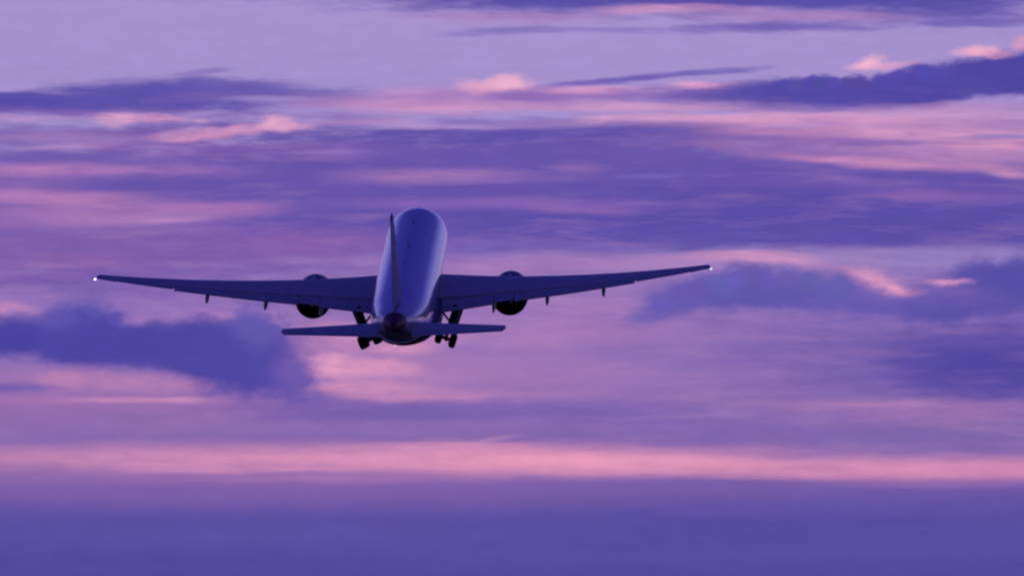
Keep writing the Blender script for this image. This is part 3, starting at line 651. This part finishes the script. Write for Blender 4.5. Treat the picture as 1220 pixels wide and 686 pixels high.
for sgn in (-1, 1):
    bm = bmesh.new()
    ys = [0, 1.6, 3.1, 4.5, 6, 8, 9.8, 12, 15, 18, 21, 24, 26.5, 28.0]
    rings = [wing_ring(y, XB, sgn) for y in ys] + [wing_ring(y, 1.0, sgn) for y in (28.02, 29, 29.5, 29.8)]
    # rounded tip: last section shrinks towards its middle
    last = rings[-1]; mid = sum(last, Vector()) / len(last)
    rings.append([mid + (p - mid) * 0.55 + Vector((sgn * 0.22, -0.15, 0.03)) for p in last])
    loft(bm, rings)
    wing = obj('wing', bm, MW, plane, 40)
    for nm, ya, yb, xa, cf, df, dr, af, mt in (('flap', 3.35, 8.55, 0.768, 0.262, 5, 0.004, 0.006, MFL), ('flaperon', 8.65, 10.55, 0.768, 0.238, 4, 0.0, 0.0, MFL),
                                               ('flap', 10.65, 22.6, 0.768, 0.262, 5, 0.004, 0.006, MFL), ('aileron', 22.75, 27.95, 0.775, 0.226, 2, 0.0, 0.0, MFL)):
        bm = bmesh.new(); n = 6
        loft(bm, [panel_ring(ya + (yb - ya) * k / n, sgn, xa, cf, R(df), dr, af) for k in range(n + 1)])
        obj(nm, bm, mt, wing, 40)
    # flap track fairings
    for y, ln, dp in ((8.55, 4.4, .55), (13.9, 4.6, 0.55), (19.5, 4.0, 0.5)):
        le, ch, z, inc, th = wing_geo(y)
        a = wing_local(y, 0.58, -0.045, sgn); b = wing_local(y, 1.02, -0.02, sgn) + Vector((0, -0.45, -0.62 if y > 9.5 else -.6))
        m_ = a.lerp(b, 0.45) + Vector((0, 0, -0.12))
        bm = bmesh.new(); rg = []
        for k in range(13):
            t = k / 12
            p = (a * (1 - t) + m_ * t) * (1 - t) + (m_ * (1 - t) + b * t) * t
            r = max(0.02, math.sin(math.pi * min(1, t * 0.93 + 0.035)) ** 0.6)
            rg.append([p + Vector((0.2 * r * math.cos(2 * math.pi * q / 14), 0, dp * 0.62 * r * math.sin(2 * math.pi * q / 14))) for q in range(14)])
        loft(bm, rg); obj('flap_track_fairing', bm, MFL, wing)
    tip = wing_local(29.8, 0.95, 0.0, sgn) + Vector((sgn * 0.3, -0.1, 0.0))
    bm = bmesh.new(); bmesh.ops.create_uvsphere(bm, u_segments=16, v_segments=10, radius=0.1, matrix=Matrix.Translation(tip))
    obj('wingtip_light', bm, MLAMP if sgn < 0 else MLAMP3, wing)

# engines -----------------------------------------------------------
for sgn in (-1, 1):
    ex, ez, s0 = sgn * 9.85, -2.92, 19.0
    ax = Vector((0, -1, 0.0)); o = pt(s0, ex, ez)
    bm = bmesh.new()
    prof = [(0.9, 1.38), (0.35, 1.42), (0.08, 1.5), (0.0, 1.56), (0.06, 1.62), (0.4, 1.71), (1.2, 1.82), (2.4, 1.88), (3.6, 1.89), (4.6, 1.86), (5.4, 1.80), (6.0, 1.74), (5.98, 1.71), (5.4, 1.72), (4.4, 1.7)]
    n = 48
    u, v = Vector((1, 0, 0)), Vector((0, 0, 1))
    rg = [[o + ax * t + (u * math.cos(2 * math.pi * k / n) + v * math.sin(2 * math.pi * k / n)) * r for k in range(n)] for t, r in prof]
    loft(bm, rg, False, False)
    eng = obj('engine', bm, MNAC, plane)
    bm = bmesh.new(); loft(bm, [[o + ax * t + (u * math.cos(2 * math.pi * k / n) + v * math.sin(2 * math.pi * k / n)) * r for k in range(n)] for t, r in ((0.3, 1.415), (0.07, 1.495), (-0.012, 1.56), (0.05, 1.63), (0.32, 1.70))], False, False)
    obj('inlet_lip', bm, MLIP, eng)
    bm = bmesh.new(); lathe(bm, [(0.85, 1.39), (0.9, 1.385)], o, ax, 40); lathe(bm, [(0.2, .02), (.5, .28), (.86, .5)], o, ax, 24)
    obj('fan', bm, MBLK, eng)
    bm = bmesh.new(); lathe(bm, [(4.3, 1.705), (4.4, 1.7)], o, ax, 40); obj('bypass_duct', bm, MBLK, eng)
    bm = bmesh.new(); loft(bm, [[o + ax * t + (u * math.cos(2 * math.pi * k / n) + v * math.sin(2 * math.pi * k / n)) * r for k in range(n)] for t, r in ((4.4, 1.12), (5.6, 1.08), (6.6, 0.9), (7.5, 0.72), (7.48, .69), (6.8, .7))], False, False)
    obj('exhaust_nozzle', bm, MMET, eng)
    bm = bmesh.new(); lathe(bm, [(6.75, .71), (6.8, .7)], o, ax, 32); lathe(bm, [(6.8, .48), (7.5, .36), (8.2, .12), (8.35, .03)], o, ax, 24)
    obj('exhaust_plug', bm, MMET, eng)
    # pylon from the nacelle up to the wing
    bm = bmesh.new(); rg = []
    for z_, sa, sb in ((ez + 1.4, 21.2, 28.2), (ez + 1.9, 21.6, 30.0), (ez + 2.25, 23.2, 31.0)):
        lp = []
        for k in range(16):
            t = 2 * math.pi * k / 16
            lp.append(pt((sa + sb) / 2 + (sb - sa) / 2 * math.cos(t), ex + 0.26 * math.sin(t), z_))
        rg.append(lp)
    loft(bm, rg); obj('pylon', bm, MW, eng)

# tailplane, each half with its elevator ----------------------------
def tail_sec(tab, q, x0, x1, tk, n=10, defl=0.0):
    le, ch, x, z = tab(q); yt, _ = foil(tk); out = []
    xs = [x0 + (x1 - x0) * (1 - math.cos(math.pi * k / n)) / 2 for k in range(n + 1)]
    lp = [(a, yt(a)) for a in xs] + [(a, -yt(a)) for a in xs[::-1]]
    if x0 == 0: lp = lp[:-1]
    for a, h in lp:
        out.append((le + a * ch, h * ch + (-(a - x0) * ch * defl)))
    return out, x, z
for sgn in (-1, 1):
    def ht(q):
        y = 0.9 + q * 9.72
        return 54.2 + q * 6.6, 6.0 - q * 3.6, sgn * y, 0.85 + q * 0.98
    bm = bmesh.new(); rg = []
    for q in (0, .12, .3, .5, .7, .9, .985):
        lp, x, z = tail_sec(ht, q, 0, 0.7, 0.10)
        rg.append([pt(s, x, z + h - (s - 57) * 0.0) for s, h in lp])
    last = rg[-1]; mid = sum(last, Vector()) / len(last)
    rg.append([mid + (p - mid) * 0.6 + Vector((sgn * .17, -.1, .02)) for p in last])
    loft(bm, rg); stab = obj('tailplane', bm, MW, plane, 40)
    bm = bmesh.new(); rg = []
    for q in (.07, .3, .6, .98):
        lp, x, z = tail_sec(ht, q, 0.705, 1.0, 0.10, 6, 0.05)
        rg.append([pt(s, x, z + h) for s, h in lp])
    loft(bm, rg); obj('elevator', bm, MFL, stab, 40)

# fin and rudder ----------------------------------------------------
def fv(q):
    return 50.0 + q * 8.9 - 1.1 * max(0, 0.12 - q) / 0.12, 9.0 - q * 5.9 + 1.1 * max(0, 0.12 - q) / 0.12, 0, 2.6 + q * 9.9
bm = bmesh.new(); rg = []
for q in (0, .06, .12, .35, .6, .8, .98, 1.0):
    lp, x, z = tail_sec(fv, q, 0, 0.69, 0.10)
    k = 0.55 if q == 1.0 else 1
    rg.append([pt(s, h * k, z) for s, h in lp])
loft(bm, rg); fin = obj('tail_fin', bm, MTAIL, plane, 40)
bm = bmesh.new(); rg = []
for q in (.07, .35, .65, .97):
    lp, x, z = tail_sec(fv, q, 0.695, 1.0, 0.10, 6)
    rg.append([pt(s, h, z) for s, h in lp])
loft(bm, rg); obj('rudder', bm, MTAIL, fin, 40)

# main landing gear, swinging inwards as it retracts -----------------
BOGIE = -9
for sgn in (-1, 1):
    top = pt(33.6, sgn * 4.95, -1.75)
    a = R(20)
    dn = Vector((-sgn * math.sin(a), 0, -math.cos(a)))        # along the strut
    la = Vector((sgn * math.cos(a), 0, -math.sin(a)))         # the axle, pointing outboard and down
    fw = (Vector((0, 1, 0)) * math.cos(R(BOGIE)) - dn * math.sin(R(BOGIE))).normalized()   # bogie beam, front wheels up
    LEG = 3.5
    foot = top + dn * LEG
    bm = bmesh.new()
    tube(bm, top, top + dn * 2.2, 0.36, 0.33, 16); tube(bm, top + dn * 2.2, foot, 0.17, 0.17, 16)
    tube(bm, foot + fw * 1.7, foot - fw * 1.7, 0.22, 0.22, 12)
    for k in (-1, 0, 1): tube(bm, foot + fw * 1.45 * k - la * 0.55, foot + fw * 1.45 * k + la * 0.55, 0.1, 0.1, 10)
    tube(bm, top + dn * 1.9, top + Vector((-sgn * 1.9, 0.2, -0.1)), 0.11, 0.11, 10)      # side brace
    tube(bm, top + dn * 2.0, top + Vector((0, 2.4, -0.1)), 0.14, 0.14, 10)               # drag brace
    tube(bm, top + dn * 2.1 - fw * .25, foot - fw * .75 - dn * .3, 0.07, 0.07, 8)         # torque link
    gear = obj('landing_gear', bm, MGEAR, plane)
    for k in (-1, 0, 1):
        for side in (-1, 1):
            c = foot + fw * 1.45 * k + la * side * 0.71
            bm = bmesh.new()
            lathe(bm, [(-.31, .36), (-.31, .52), (-.27, .61), (-.15, .68), (0, .69), (.15, .68), (.27, .61), (.31, .52), (.31, .36)], c, la, 28)
            wh = obj('wheel', bm, MRUB, gear)
    # leg door fixed outboard of the strut
    bm = bmesh.new()
    slab(bm, top + dn * 1.35 + la * 0.47, la * 0.1, Vector((sgn * 0.5, 1.6, 0)), dn * 2.5)
    obj('leg_door', bm, MGEAR, gear, bevel=0.02)
    # body door hanging open under the belly
    bm = bmesh.new()
    hinge = pt(34.6, sgn * 1.35, -3.9)
    dd = Vector((sgn * 0.38, 0, -0.92)).normalized(); dl = Vector((sgn * .92, 0, .38)).normalized()
    slab(bm, hinge + dd * 0.45, Vector((0, 3.4, 0)), dd * 1.0, dl * 0.09)
    obj('gear_door', bm, MGEAR, fus, bevel=0.02)
